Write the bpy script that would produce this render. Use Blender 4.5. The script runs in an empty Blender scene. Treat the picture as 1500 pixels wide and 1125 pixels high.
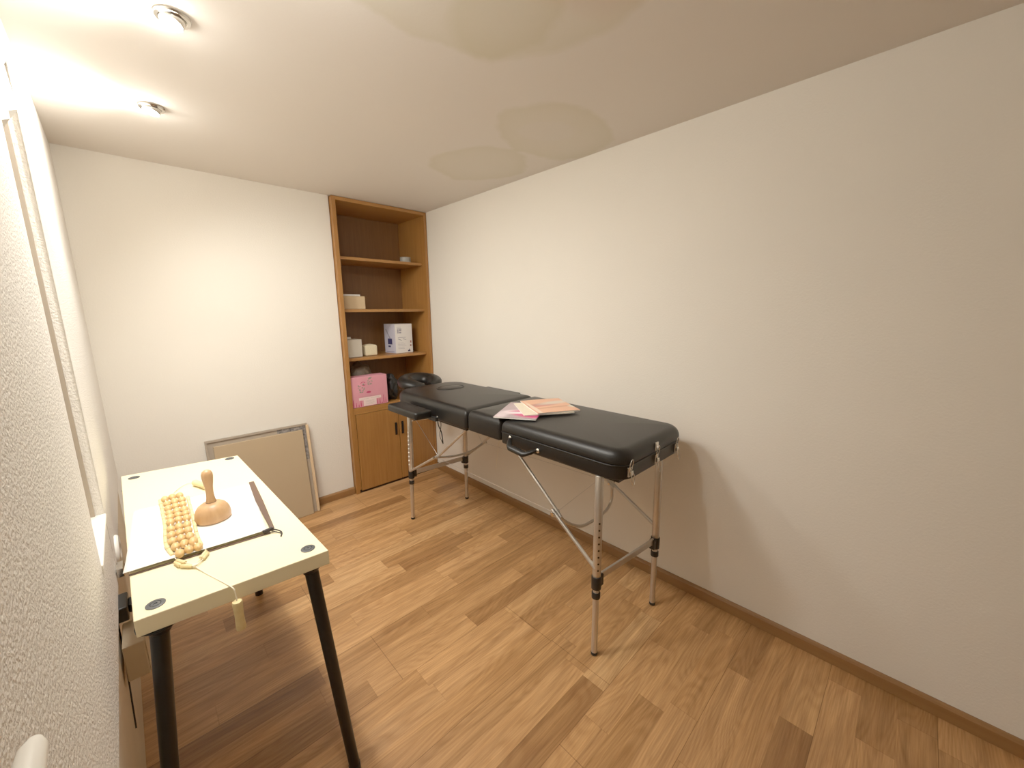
import bpy, bmesh, math, random
from mathutils import Vector, Matrix
random.seed(7)
PI = math.pi
scene = bpy.context.scene
COL = scene.collection

# ------------------------------------------------------------------ materials
def _n(nt, t, **kw):
    n = nt.nodes.new(t)
    for k, v in kw.items():
        setattr(n, k, v)
    return n

def srgb(r, g, b):
    f = lambda c: (c / 255 / 12.92) if c / 255 <= .04045 else ((c / 255 + .055) / 1.055) ** 2.4
    return (f(r), f(g), f(b), 1)

def mat(name, col, rough=.5, metal=0, bump=0, bscale=60, bdist=.002, var=0, vscale=4, coat=0, detail=3, spec=None):
    m = bpy.data.materials.new(name); m.use_nodes = True
    nt = m.node_tree; b = nt.nodes['Principled BSDF']
    b.inputs['Roughness'].default_value = rough
    b.inputs['Metallic'].default_value = metal
    b.inputs['Coat Weight'].default_value = coat
    if spec is not None: b.inputs['Specular IOR Level'].default_value = spec
    tc = _n(nt, 'ShaderNodeTexCoord')
    nz = _n(nt, 'ShaderNodeTexNoise'); nz.inputs['Scale'].default_value = vscale
    nz.inputs['Detail'].default_value = 4
    nt.links.new(tc.outputs['Object'], nz.inputs['Vector'])
    mx = _n(nt, 'ShaderNodeMixRGB'); mx.blend_type = 'MULTIPLY'; mx.inputs[0].default_value = 1
    mx.inputs[1].default_value = col
    cr = _n(nt, 'ShaderNodeValToRGB')
    cr.color_ramp.elements[0].position = .3; cr.color_ramp.elements[1].position = .7
    v = 1 - var
    cr.color_ramp.elements[0].color = (v, v, v, 1); cr.color_ramp.elements[1].color = (1, 1, 1, 1)
    nt.links.new(nz.outputs['Fac'], cr.inputs['Fac']); nt.links.new(cr.outputs['Color'], mx.inputs[2])
    nt.links.new(mx.outputs['Color'], b.inputs['Base Color'])
    if bump:
        n2 = _n(nt, 'ShaderNodeTexNoise'); n2.inputs['Scale'].default_value = bscale
        n2.inputs['Detail'].default_value = detail
        nt.links.new(tc.outputs['Object'], n2.inputs['Vector'])
        bp = _n(nt, 'ShaderNodeBump'); bp.inputs['Strength'].default_value = bump
        bp.inputs['Distance'].default_value = bdist
        nt.links.new(n2.outputs['Fac'], bp.inputs['Height']); nt.links.new(bp.outputs['Normal'], b.inputs['Normal'])
    return m

def wood(name, c1, c2, axis='z', rough=.45, scale=1.0, bump=.1, contrast=1.0):
    """veneer with grain running along the given axis"""
    m = bpy.data.materials.new(name); m.use_nodes = True
    nt = m.node_tree; b = nt.nodes['Principled BSDF']; b.inputs['Roughness'].default_value = rough
    tc = _n(nt, 'ShaderNodeTexCoord'); mp = _n(nt, 'ShaderNodeMapping')
    s = {'x': (2, 45, 45), 'y': (45, 2, 45), 'z': (45, 45, 2)}[axis]
    mp.inputs['Scale'].default_value = tuple(v * scale for v in s)
    nt.links.new(tc.outputs['Object'], mp.inputs['Vector'])
    n1 = _n(nt, 'ShaderNodeTexNoise'); n1.inputs['Scale'].default_value = 1; n1.inputs['Detail'].default_value = 5
    n1.inputs['Roughness'].default_value = .6
    nt.links.new(mp.outputs['Vector'], n1.inputs['Vector'])
    cr = _n(nt, 'ShaderNodeValToRGB'); cr.color_ramp.elements[0].position = .5 - .22 / contrast
    cr.color_ramp.elements[1].position = .5 + .22 / contrast
    cr.color_ramp.elements[0].color = c1; cr.color_ramp.elements[1].color = c2
    nt.links.new(n1.outputs['Fac'], cr.inputs['Fac']); nt.links.new(cr.outputs['Color'], b.inputs['Base Color'])
    bp = _n(nt, 'ShaderNodeBump'); bp.inputs['Strength'].default_value = bump; bp.inputs['Distance'].default_value = .001
    nt.links.new(n1.outputs['Fac'], bp.inputs['Height']); nt.links.new(bp.outputs['Normal'], b.inputs['Normal'])
    return m

def math_(nt, op, a, b=None):
    n = _n(nt, 'ShaderNodeMath', operation=op)
    for i, v in enumerate((a, b)):
        if v is None: continue
        if isinstance(v, (int, float)): n.inputs[i].default_value = v
        else: nt.links.new(v, n.inputs[i])
    return n.outputs[0]

def floor_material():
    m = bpy.data.materials.new('laminate_floor'); m.use_nodes = True
    nt = m.node_tree; b = nt.nodes['Principled BSDF']
    tc = _n(nt, 'ShaderNodeTexCoord'); sp = _n(nt, 'ShaderNodeSeparateXYZ')
    nt.links.new(tc.outputs['Object'], sp.inputs[0])
    X, Y = sp.outputs[0], sp.outputs[1]
    W = .1025
    yr = math_(nt, 'DIVIDE', math_(nt, 'ADD', Y, .001), W)
    row = math_(nt, 'FLOOR', yr)
    wn = _n(nt, 'ShaderNodeTexWhiteNoise', noise_dimensions='1D'); nt.links.new(row, wn.inputs['W'])
    off = math_(nt, 'MULTIPLY', wn.outputs['Value'], 7.3)
    xr = math_(nt, 'DIVIDE', math_(nt, 'ADD', X, off), .70)
    # uneven strip lengths
    xw = math_(nt, 'ADD', xr, math_(nt, 'MULTIPLY', math_(nt, 'SINE', math_(nt, 'MULTIPLY', xr, 2.1)), .28))
    cell = math_(nt, 'FLOOR', xw)
    cv = _n(nt, 'ShaderNodeCombineXYZ'); nt.links.new(cell, cv.inputs[0]); nt.links.new(row, cv.inputs[1])
    w2 = _n(nt, 'ShaderNodeTexWhiteNoise', noise_dimensions='2D'); nt.links.new(cv.outputs[0], w2.inputs['Vector'])
    # long boards of three strips
    row3 = math_(nt, 'FLOOR', math_(nt, 'DIVIDE', yr, 3))
    w3 = _n(nt, 'ShaderNodeTexWhiteNoise', noise_dimensions='1D'); nt.links.new(row3, w3.inputs['W'])
    x3 = math_(nt, 'DIVIDE', math_(nt, 'ADD', X, math_(nt, 'MULTIPLY', w3.outputs['Value'], 5.1)), 1.28)
    def edge(v, unit, width):      # 1 on a thin line at the cell border
        f = math_(nt, 'FRACT', v)
        d = math_(nt, 'MINIMUM', f, math_(nt, 'SUBTRACT', 1, f))
        return math_(nt, 'LESS_THAN', math_(nt, 'MULTIPLY', d, unit), width)
    # grain
    gv = _n(nt, 'ShaderNodeCombineXYZ')
    nt.links.new(math_(nt, 'ADD', math_(nt, 'MULTIPLY', X, 2.2), math_(nt, 'MULTIPLY', w2.outputs['Value'], 40)), gv.inputs[0])
    nt.links.new(math_(nt, 'ADD', math_(nt, 'MULTIPLY', Y, 34), math_(nt, 'MULTIPLY', w2.outputs['Value'], 17)), gv.inputs[1])
    g = _n(nt, 'ShaderNodeTexNoise'); g.inputs['Scale'].default_value = 1; g.inputs['Detail'].default_value = 6
    g.inputs['Roughness'].default_value = .62; g.inputs['Distortion'].default_value = .6
    nt.links.new(gv.outputs[0], g.inputs['Vector'])
    gf = _n(nt, 'ShaderNodeCombineXYZ')
    nt.links.new(math_(nt, 'MULTIPLY', X, 9), gf.inputs[0]); nt.links.new(math_(nt, 'MULTIPLY', Y, 260), gf.inputs[1])
    g2 = _n(nt, 'ShaderNodeTexNoise'); g2.inputs['Scale'].default_value = 1; g2.inputs['Detail'].default_value = 3
    nt.links.new(gf.outputs[0], g2.inputs['Vector'])
    # cathedral rings
    rv = _n(nt, 'ShaderNodeCombineXYZ')
    nt.links.new(math_(nt, 'ADD', math_(nt, 'MULTIPLY', X, 1.1), math_(nt, 'MULTIPLY', w2.outputs['Value'], 9)), rv.inputs[0])
    nt.links.new(math_(nt, 'ADD', math_(nt, 'MULTIPLY', Y, 7), math_(nt, 'MULTIPLY', w2.outputs['Value'], 5)), rv.inputs[1])
    rn = _n(nt, 'ShaderNodeTexNoise'); rn.inputs['Scale'].default_value = 1; rn.inputs['Detail'].default_value = 1
    nt.links.new(rv.outputs[0], rn.inputs['Vector'])
    ring = math_(nt, 'ABSOLUTE', math_(nt, 'SINE', math_(nt, 'MULTIPLY', rn.outputs['Fac'], 75)))
    ring = math_(nt, 'POWER', ring, 3)
    base = _n(nt, 'ShaderNodeValToRGB')
    e = base.color_ramp.elements
    e[0].position = 0; e[0].color = srgb(158, 114, 70)
    e[1].position = 1; e[1].color = srgb(214, 170, 118)
    for p, c in ((.3, (184, 138, 88)), (.6, (206, 158, 106)), (.8, (192, 144, 92))):
        k = base.color_ramp.elements.new(p); k.color = srgb(*c)
    nt.links.new(w2.outputs['Value'], base.inputs['Fac'])
    gr = _n(nt, 'ShaderNodeValToRGB'); gr.color_ramp.elements[0].position = .32; gr.color_ramp.elements[1].position = .68
    gr.color_ramp.elements[0].color = (.56, .49, .42, 1); gr.color_ramp.elements[1].color = (1.08, 1.05, 1, 1)
    nt.links.new(g.outputs['Fac'], gr.inputs['Fac'])
    def mult(a, bcol, fac=1.0):
        mx = _n(nt, 'ShaderNodeMixRGB'); mx.blend_type = 'MULTIPLY'
        if isinstance(fac, (int, float)): mx.inputs[0].default_value = fac
        else: nt.links.new(fac, mx.inputs[0])
        nt.links.new(a, mx.inputs[1])
        if isinstance(bcol, tuple): mx.inputs[2].default_value = bcol
        else: nt.links.new(bcol, mx.inputs[2])
        return mx.outputs[0]
    c = mult(base.outputs[0], gr.outputs[0], .85)
    g2r = _n(nt, 'ShaderNodeValToRGB'); g2r.color_ramp.elements[0].position = .35; g2r.color_ramp.elements[1].position = .6
    g2r.color_ramp.elements[0].color = (.8, .76, .7, 1)
    nt.links.new(g2.outputs['Fac'], g2r.inputs['Fac'])
    c = mult(c, g2r.outputs[0], .85)
    c = mult(c, (.72, .62, .5, 1), math_(nt, 'MULTIPLY', ring, .45))
    c = mult(c, (.72, .66, .6, 1), math_(nt, 'MULTIPLY', edge(xw, .5, .0012), .6))
    c = mult(c, (.35, .28, .2, 1), math_(nt, 'MULTIPLY', edge(math_(nt, 'DIVIDE', yr, 3), W * 3, .0011), .75))
    c = mult(c, (.35, .28, .2, 1), math_(nt, 'MULTIPLY', edge(x3, 1.28, .0013), .75))
    nt.links.new(c, b.inputs['Base Color'])
    b.inputs['Roughness'].default_value = .36
    b.inputs['Specular IOR Level'].default_value = .4
    bp = _n(nt, 'ShaderNodeBump'); bp.inputs['Strength'].default_value = .08; bp.inputs['Distance'].default_value = .001
    nt.links.new(g2.outputs['Fac'], bp.inputs['Height']); nt.links.new(bp.outputs['Normal'], b.inputs['Normal'])
    return m

def ceiling_material():
    """painted ceiling with old yellowish water stains (object coordinates = room coordinates)"""
    m = bpy.data.materials.new('stained_ceiling_paint'); m.use_nodes = True
    nt = m.node_tree; b = nt.nodes['Principled BSDF']; b.inputs['Roughness'].default_value = .9
    tc = _n(nt, 'ShaderNodeTexCoord')
    nz = _n(nt, 'ShaderNodeTexNoise'); nz.inputs['Scale'].default_value = 6; nz.inputs['Detail'].default_value = 7
    nt.links.new(tc.outputs['Object'], nz.inputs['Vector'])
    def blob(cx, cy, rx, ry, rot, soft, wob):
        mp = _n(nt, 'ShaderNodeMapping', vector_type='TEXTURE')
        mp.inputs['Location'].default_value = (cx, cy, 0); mp.inputs['Rotation'].default_value = (0, 0, rot)
        mp.inputs['Scale'].default_value = (rx, ry, 1e6)
        nt.links.new(tc.outputs['Object'], mp.inputs['Vector'])
        ln = _n(nt, 'ShaderNodeVectorMath', operation='LENGTH'); nt.links.new(mp.outputs[0], ln.inputs[0])
        d = math_(nt, 'ADD', ln.outputs['Value'], math_(nt, 'MULTIPLY', math_(nt, 'SUBTRACT', nz.outputs['Fac'], .5), wob))
        mr = _n(nt, 'ShaderNodeMapRange'); mr.inputs['From Min'].default_value = 1 + soft; mr.inputs['From Max'].default_value = 1 - soft
        nt.links.new(d, mr.inputs['Value'])
        return mr.outputs[0], d
    cur = None
    base = _n(nt, 'ShaderNodeRGB'); base.outputs[0].default_value = srgb(226, 218, 208)
    cur = base.outputs[0]
    def stain(cur, fac, amt, colr):
        mx = _n(nt, 'ShaderNodeMixRGB'); nt.links.new(math_(nt, 'MULTIPLY', fac, amt), mx.inputs[0])
        nt.links.new(cur, mx.inputs[1]); mx.inputs[2].default_value = colr
        return mx.outputs[0]
    YEL = srgb(200, 192, 158)
    for a in ((-1.22, -2.17, .34, .24, -.15, .06, .5), (-1.0, -2.32, .20, .34, .2, .08, .4),
              (-.34, -1.78, .34, .26, .15, .06, .5), (-.36, -1.22, .27, .30, .3, .06, .5)):
        f, d = blob(*a)
        rim = math_(nt, 'MULTIPLY', f, math_(nt, 'ADD', .5, math_(nt, 'MULTIPLY', math_(nt, 'POWER', math_(nt, 'MINIMUM', d, 1), 3), .5)))
        cur = stain(cur, rim, .42, YEL)
    f, d = blob(-.40, -1.78, .10, .14, .9, .1, .3)
    cur = stain(cur, f, .55, srgb(222, 214, 204))
    f, d = blob(-1.05, -2.5, .2, .16, 0, .35, .5)
    cur = stain(cur, f, .3, srgb(205, 160, 130))
    nt.links.new(cur, b.inputs['Base Color'])
    n2 = _n(nt, 'ShaderNodeTexNoise'); n2.inputs['Scale'].default_value = 90; n2.inputs['Detail'].default_value = 3
    nt.links.new(tc.outputs['Object'], n2.inputs['Vector'])
    bp = _n(nt, 'ShaderNodeBump'); bp.inputs['Strength'].default_value = .12; bp.inputs['Distance'].default_value = .002
    nt.links.new(n2.outputs['Fac'], bp.inputs['Height']); nt.links.new(bp.outputs['Normal'], b.inputs['Normal'])
    return m

def spots_material(name, basecol, shapes, rough=.35, vary=.0, coat=.2):
    """printed cover: soft elliptical shapes in object coordinates; shape = (cx,cy,rx,ry,rot,soft,color)"""
    m = bpy.data.materials.new(name); m.use_nodes = True
    nt = m.node_tree; b = nt.nodes['Principled BSDF']; b.inputs['Roughness'].default_value = rough
    b.inputs['Coat Weight'].default_value = coat
    tc = _n(nt, 'ShaderNodeTexCoord')
    rg = _n(nt, 'ShaderNodeRGB'); rg.outputs[0].default_value = basecol; cur = rg.outputs[0]
    for cx, cy, rx, ry, rot, soft, c in shapes:
        mp = _n(nt, 'ShaderNodeMapping', vector_type='TEXTURE')
        mp.inputs['Location'].default_value = (cx, cy, 0); mp.inputs['Rotation'].default_value = (0, 0, rot)
        mp.inputs['Scale'].default_value = (rx, ry, 1e6)
        nt.links.new(tc.outputs['Object'], mp.inputs['Vector'])
        ln = _n(nt, 'ShaderNodeVectorMath', operation='LENGTH'); nt.links.new(mp.outputs[0], ln.inputs[0])
        mr = _n(nt, 'ShaderNodeMapRange'); mr.inputs['From Min'].default_value = 1 + soft; mr.inputs['From Max'].default_value = 1 - soft
        nt.links.new(ln.outputs['Value'], mr.inputs['Value'])
        mx = _n(nt, 'ShaderNodeMixRGB'); nt.links.new(mr.outputs[0], mx.inputs[0])
        nt.links.new(cur, mx.inputs[1]); mx.inputs[2].default_value = c; cur = mx.outputs[0]
    nt.links.new(cur, b.inputs['Base Color'])
    return m

M = {}
M['wall'] = mat('painted_plaster_wall', srgb(232, 225, 212), .9, bump=.32, bscale=120, bdist=.003, var=.03, vscale=1.5, detail=2)
M['stucco'] = mat('coarse_stucco', srgb(232, 226, 216), .92, bump=.7, bscale=150, bdist=.006, var=.03, vscale=8, detail=3)
M['ceiling'] = ceiling_material()
M['floor'] = floor_material()
M['beige'] = mat('beige_lower_wall_paint', srgb(206, 188, 158), .8, bump=.15, bscale=40, var=.08, vscale=6)
M['base'] = wood('baseboard_oak_foil', srgb(128, 88, 48), srgb(146, 104, 60), 'y', .42, .5, .05)
M['base_x'] = wood('baseboard_oak_foil_short', srgb(128, 88, 48), srgb(146, 104, 60), 'x', .42, .5, .05)
M['oak'] = wood('oak_veneer', srgb(146, 96, 42), srgb(164, 112, 54), 'z', .42, 1.4, .05)
M['oakx'] = wood('oak_veneer_shelf', srgb(152, 102, 46), srgb(170, 118, 60), 'x', .42, 1.4, .05)
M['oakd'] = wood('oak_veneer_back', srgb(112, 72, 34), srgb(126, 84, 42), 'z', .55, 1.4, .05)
M['gap'] = mat('dark_gap', srgb(40, 24, 12), .9)
M['black'] = mat('black_plastic', srgb(12, 12, 12), .45)
M['pu'] = mat('black_leatherette', srgb(17, 16, 15), .38, bump=.22, bscale=420, bdist=.001, var=.12, vscale=6, spec=.38)
M['alu'] = mat('brushed_aluminium', srgb(206, 200, 190), .34, .85, var=.08, vscale=20)
M['chrome'] = mat('polished_steel', srgb(215, 212, 205), .16, 1)
M['white'] = mat('white_lacquer', srgb(240, 236, 226), .35)
M['desk'] = mat('white_desk_foil', srgb(240, 228, 188), .3, spec=.4)
M['deskleg'] = mat('black_powder_coat', srgb(15, 16, 19), .42, spec=.35)
M['plug'] = mat('dark_grey_plastic', srgb(62, 64, 66), .45)
M['paper'] = mat('white_satin_sheet', srgb(246, 243, 236), .45)
M['slat'] = wood('dark_brown_slat', srgb(74, 50, 36), srgb(96, 66, 46), 'y', .5, 1, .05)
M['bead'] = wood('pale_beech_bead', srgb(206, 162, 96), srgb(226, 186, 124), 'y', .4, 1, .05)
M['tube'] = wood('pale_cream_wood', srgb(220, 196, 134), srgb(234, 214, 158), 'y', .45, 1, .05)
M['cupwood'] = wood('turned_beech', srgb(190, 144, 94), srgb(210, 166, 118), 'z', .38, .8, .05)
M['cordw'] = mat('white_cotton_cord', srgb(236, 226, 200), .85)
M['cordd'] = mat('dark_cord', srgb(40, 30, 24), .7)
M['card'] = mat('plain_cardboard', srgb(206, 178, 138), .75, var=.06)
M['cream'] = mat('cream_woven', srgb(226, 212, 176), .85, bump=.6, bscale=90, bdist=.004)
M['whitebox'] = mat('white_carton', srgb(226, 222, 218), .6)
M['greybox'] = mat('light_grey_carton', srgb(214, 206, 190), .6)
M['lilac'] = mat('lilac_carton_side', srgb(196, 192, 206), .6)
M['ink'] = mat('dark_blue_ink', srgb(44, 42, 84), .6)
M['inkg'] = mat('grey_ink', srgb(150, 146, 156), .6)
M['inkr'] = mat('red_brown_ink', srgb(150, 80, 70), .6)
M['pink'] = mat('pink_carton', srgb(226, 150, 166), .5, var=.08, vscale=8)
M['pinkd'] = mat('dark_pink_ink', srgb(196, 60, 104), .5)
M['pinkl'] = mat('pale_pink_ink', srgb(246, 220, 216), .5)
M['sage'] = mat('grey_green_ink', srgb(150, 152, 132), .6)
M['bag'] = mat('crumpled_grey_bag', srgb(120, 104, 84), .5, bump=.8, bscale=30, bdist=.01, var=.4, vscale=30)
M['bagb'] = mat('crumpled_black_bag', srgb(9, 9, 9), .45, bump=.8, bscale=30, bdist=.01)
M['tape'] = mat('grey_tape', srgb(150, 146, 136), .5)
M['panel'] = mat('tan_hardboard', srgb(176, 152, 118), .7, var=.05, vscale=3)
M['frameg'] = mat('grey_metal_frame', srgb(164, 150, 132), .5, .2)
M['framew'] = wood('pale_pine_edge', srgb(204, 170, 128), srgb(222, 192, 152), 'z', .6, 1, .05)
M['news'] = mat('torn_newsprint', srgb(150, 142, 136), .8, var=.85, vscale=55)
M['lamp'] = bpy.data.materials.new('lamp_glass'); M['lamp'].use_nodes = True
_b = M['lamp'].node_tree.nodes['Principled BSDF']
_b.inputs['Base Color'].default_value = (1, .95, .85, 1)
_b.inputs['Emission Color'].default_value = (1, .9, .74, 1); _b.inputs['Emission Strength'].default_value = 60

# ------------------------------------------------------------------ object helpers
def wloc(o):
    v = Vector((0, 0, 0))
    while o is not None:
        v += o.location; o = o.parent
    return v

def obj(name, bm, m, parent=None, smooth=None, bevel=0, seg=2, at=None):
    """one mesh object; bm is in room coordinates"""
    bmesh.ops.remove_doubles(bm, verts=bm.verts, dist=1e-6)
    bmesh.ops.recalc_face_normals(bm, faces=bm.faces)
    base = wloc(parent) if parent else (Vector(at) if at else Vector((0, 0, 0)))
    bmesh.ops.translate(bm, verts=bm.verts, vec=-base)
    me = bpy.data.meshes.new(name); bm.to_mesh(me); bm.free()
    for mm in (m if isinstance(m, (list, tuple)) else [m]): me.materials.append(mm)
    o = bpy.data.objects.new(name, me); COL.objects.link(o)
    if parent: o.parent = parent
    elif at: o.location = base
    if smooth is not None:
        for p in me.polygons: p.use_smooth = True
        me.set_sharp_from_angle(angle=math.radians(smooth))
    if bevel:
        bv = o.modifiers.new('bevel', 'BEVEL'); bv.width = bevel; bv.segments = seg; bv.limit_method = 'ANGLE'
        bv.angle_limit = math.radians(40); bv.harden_normals = False
    return o

def thing(name, label, cat, loc, group=None):
    o = bpy.data.objects.new(name, None); o.empty_display_size = .05; COL.objects.link(o); o.location = loc
    return tag(o, label, cat, group)

def tag(o, label, cat, group=None):
    o['label'] = label; o['category'] = cat
    if group: o['group'] = group
    return o

def struct(name, bm, m, **k):
    o = obj(name, bm, m, **k); o['kind'] = 'structure'; return o

def box(bm, x0, x1, y0, y1, z0, z1, mi=0):
    v = [bm.verts.new(p) for p in ((x0, y0, z0), (x1, y0, z0), (x1, y1, z0), (x0, y1, z0), (x0, y0, z1), (x1, y0, z1), (x1, y1, z1), (x0, y1, z1))]
    for f in ((0, 3, 2, 1), (4, 5, 6, 7), (0, 1, 5, 4), (1, 2, 6, 5), (2, 3, 7, 6), (3, 0, 4, 7)):
        bm.faces.new([v[i] for i in f]).material_index = mi
    return v

def obox(bm, c, u, v, w, mi=0):
    """box from corner c with edge vectors u,v,w"""
    c, u, v, w = map(Vector, (c, u, v, w))
    p = [c, c + u, c + u + v, c + v]; q = [a + w for a in p]
    vs = [bm.verts.new(a) for a in p + q]
    for f in ((0, 3, 2, 1), (4, 5, 6, 7), (0, 1, 5, 4), (1, 2, 6, 5), (2, 3, 7, 6), (3, 0, 4, 7)):
        bm.faces.new([vs[i] for i in f]).material_index = mi

def prism(bm, poly, z0, z1, mi=0):
    a = [bm.verts.new((p[0], p[1], z0)) for p in poly]; b = [bm.verts.new((p[0], p[1], z1)) for p in poly]
    bm.faces.new(a[::-1]).material_index = mi; bm.faces.new(b).material_index = mi
    n = len(a)
    for i in range(n): bm.faces.new((a[i], a[(i + 1) % n], b[(i + 1) % n], b[i])).material_index = mi

def tube(bm, pts, r, seg=12, closed=False, mi=0, r2=None, flat=1.0):
    """sweep a circle along points (parallel transport); r may be a list; flat squashes along the 2nd axis"""
    pts = [Vector(p) for p in pts]; n = len(pts)
    rs = r if isinstance(r, (list, tuple)) else [r] * n
    T = []
    for i in range(n):
        a = pts[(i - 1) % n] if (closed or i > 0) else pts[i]
        b = pts[(i + 1) % n] if (closed or i < n - 1) else pts[i]
        T.append((b - a).normalized())
    up = Vector((0, 0, 1)) if abs(T[0].z) < .9 else Vector((1, 0, 0))
    N = (up - T[0] * up.dot(T[0])).normalized(); rings = []
    for i in range(n):
        if i: N = (N - T[i] * N.dot(T[i])).normalized()
        B = T[i].cross(N)
        rings.append([bm.verts.new(pts[i] + N * math.cos(2 * PI * k / seg) * rs[i] * flat + B * math.sin(2 * PI * k / seg) * rs[i]) for k in range(seg)])
    for i in range(n if closed else n - 1):
        a, b = rings[i], rings[(i + 1) % n]
        for k in range(seg):
            bm.faces.new((a[k], a[(k + 1) % seg], b[(k + 1) % seg], b[k])).material_index = mi
    if not closed:
        bm.faces.new(rings[0][::-1]).material_index = mi; bm.faces.new(rings[-1]).material_index = mi

def rtube(bm, a, b, r, seg=14, e=.15, mi=0):
    """cylinder with slightly rounded ends"""
    a, b = Vector(a), Vector(b); d = (b - a); L = d.length; d.normalize(); k = min(r * e, L * .2)
    tube(bm, [a, a + d * k * .3, a + d * k, b - d * k, b - d * k * .3, b], [r * (1 - e), r * (1 - e * .3), r, r, r * (1 - e * .3), r * (1 - e)], seg, mi=mi)

def lathe(bm, prof, c, axis=(0, 0, 1), seg=28, mi=0, sx=1.0):
    """prof: list of (r, h)"""
    q = Vector((0, 0, 1)).rotation_difference(Vector(axis).normalized()); c = Vector(c)
    rings = []
    for r, h in prof:
        if r < 1e-6: rings.append([bm.verts.new(c + q @ Vector((0, 0, h)))])
        else: rings.append([bm.verts.new(c + q @ Vector((r * sx * math.cos(2 * PI * k / seg), r * math.sin(2 * PI * k / seg), h))) for k in range(seg)])
    for a, b in zip(rings, rings[1:]):
        for k in range(seg):
            k2 = (k + 1) % seg
            if len(a) == 1 and len(b) == 1: break
            if len(a) == 1: bm.faces.new((a[0], b[k2], b[k])).material_index = mi
            elif len(b) == 1: bm.faces.new((a[k], a[k2], b[0])).material_index = mi
            else: bm.faces.new((a[k], a[k2], b[k2], b[k])).material_index = mi
    if len(rings[0]) > 1: bm.faces.new(rings[0][::-1]).material_index = mi
    if len(rings[-1]) > 1: bm.faces.new(rings[-1]).material_index = mi

def ball(bm, c, r, sx=1, sy=1, sz=1, seg=14):
    g = bmesh.ops.create_uvsphere(bm, u_segments=seg, v_segments=max(8, seg * 2 // 3), radius=r)
    bmesh.ops.scale(bm, verts=g['verts'], vec=(sx, sy, sz)); bmesh.ops.translate(bm, verts=g['verts'], vec=c)

def rr(x0, x1, y0, y1, rad, ins, n=8):
    """rounded rectangle outline; rad = 4 radii (SW, SE, NE, NW)"""
    P = []
    X0, X1, Y0, Y1 = x0 + ins, x1 - ins, y0 + ins, y1 - ins
    for (cx, cy, sx, sy, a0), R in zip(((X0, Y0, 1, 1, PI), (X1, Y0, -1, 1, 1.5 * PI), (X1, Y1, -1, -1, 0), (X0, Y1, 1, -1, .5 * PI)), rad):
        r = max(R - ins, .004)
        for k in range(n + 1):
            a = a0 + k / n * PI / 2
            P.append((cx + sx * r + r * math.cos(a), cy + sy * r + r * math.sin(a)))
    return P

def pad(bm, x0, x1, y0, y1, z0, z1, rad, rt=.02, rb=.006, crown=.0, mi=0):
    """upholstered slab: rounded top edge, smaller rounded bottom edge, crowned top"""
    L = []
    for k in range(5):
        a = k / 4 * PI / 2
        L.append((rb * (1 - math.sin(a)), z0 + rb * (1 - math.cos(a))))
    for k in range(8):
        a = k / 7 * PI / 2
        L.append((rt * (1 - math.cos(a)), z1 - crown - rt * (1 - math.sin(a))))
    m = min(x1 - x0, y1 - y0) / 2
    for f in (.35, .6, .85): L.append((rt + (m - rt) * f, z1 - crown * (1 - f) ** 2))
    rings = [[bm.verts.new((p[0], p[1], z)) for p in rr(x0, x1, y0, y1, rad, i)] for i, z in L]
    n = len(rings[0])
    for a, b in zip(rings, rings[1:]):
        for k in range(n): bm.faces.new((a[k], a[(k + 1) % n], b[(k + 1) % n], b[k])).material_index = mi
    bm.faces.new(rings[0][::-1]).material_index = mi; bm.faces.new(rings[-1]).material_index = mi

NB = bmesh.new

# ================================================================== THE ROOM
H = 2.3626
LW = lambda y, off=0: -2.16 - .018 * y - off          # face of the left wall
YF = -4.4                                             # wall behind the photographer
b = NB(); box(b, -2.6, .25, YF - .2, .6, -.1, 0); struct('floor', b, M['floor'])
b = NB(); box(b, -2.6, .25, YF - .2, .6, H, H + .1); struct('ceiling', b, M['ceiling'])
b = NB(); box(b, 0, .2, YF - .2, .6, 0, H); struct('wall_right', b, M['wall'])
b = NB(); box(b, -2.6, -.812, 0, .6, 0, H); struct('wall_back', b, M['wall'])
b = NB(); box(b, -2.6, 0, YF - .2, YF, 0, H); struct('wall_front', b, M['beige'])

# left wall: thick stucco coat above a smooth beige lower strip, with a window niche
WY0, WY1, WZ0, WZ1 = -1.68, -1.27, .82, 2.20
def lwall(bm, ya, yb, za, zb, t=.35, off=0, mi=0):
    v = []
    for z in (za, zb):
        v += [bm.verts.new(p) for p in ((LW(ya, off), ya, z), (LW(yb, off), yb, z), (LW(yb, off) - t, yb, z), (LW(ya, off) - t, ya, z))]
    for f in ((0, 3, 2, 1), (4, 5, 6, 7), (0, 1, 5, 4), (1, 2, 6, 5), (2, 3, 7, 6), (3, 0, 4, 7)):
        bm.faces.new([v[i] for i in f]).material_index = mi
LEDGE = .565
b = NB()
lwall(b, YF, WY0, LEDGE, H); lwall(b, WY1, 0, LEDGE, H)
lwall(b, WY0, WY1, LEDGE, WZ0 - .012); lwall(b, WY0, WY1, WZ1, H)
o = struct('wall_left', b, M['stucco'], bevel=.012, seg=4)
b = NB(); lwall(b, YF, 0, 0, LEDGE, off=.012)
struct('trim_1', b, M['beige'])                       # smooth beige lower wall
b = NB(); lwall(b, YF, -2.3, 0, LEDGE, t=.03, off=0)
struct('trim_2', b, M['stucco'], bevel=.01, seg=3)    # the stucco runs to the floor nearer the camera
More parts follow.
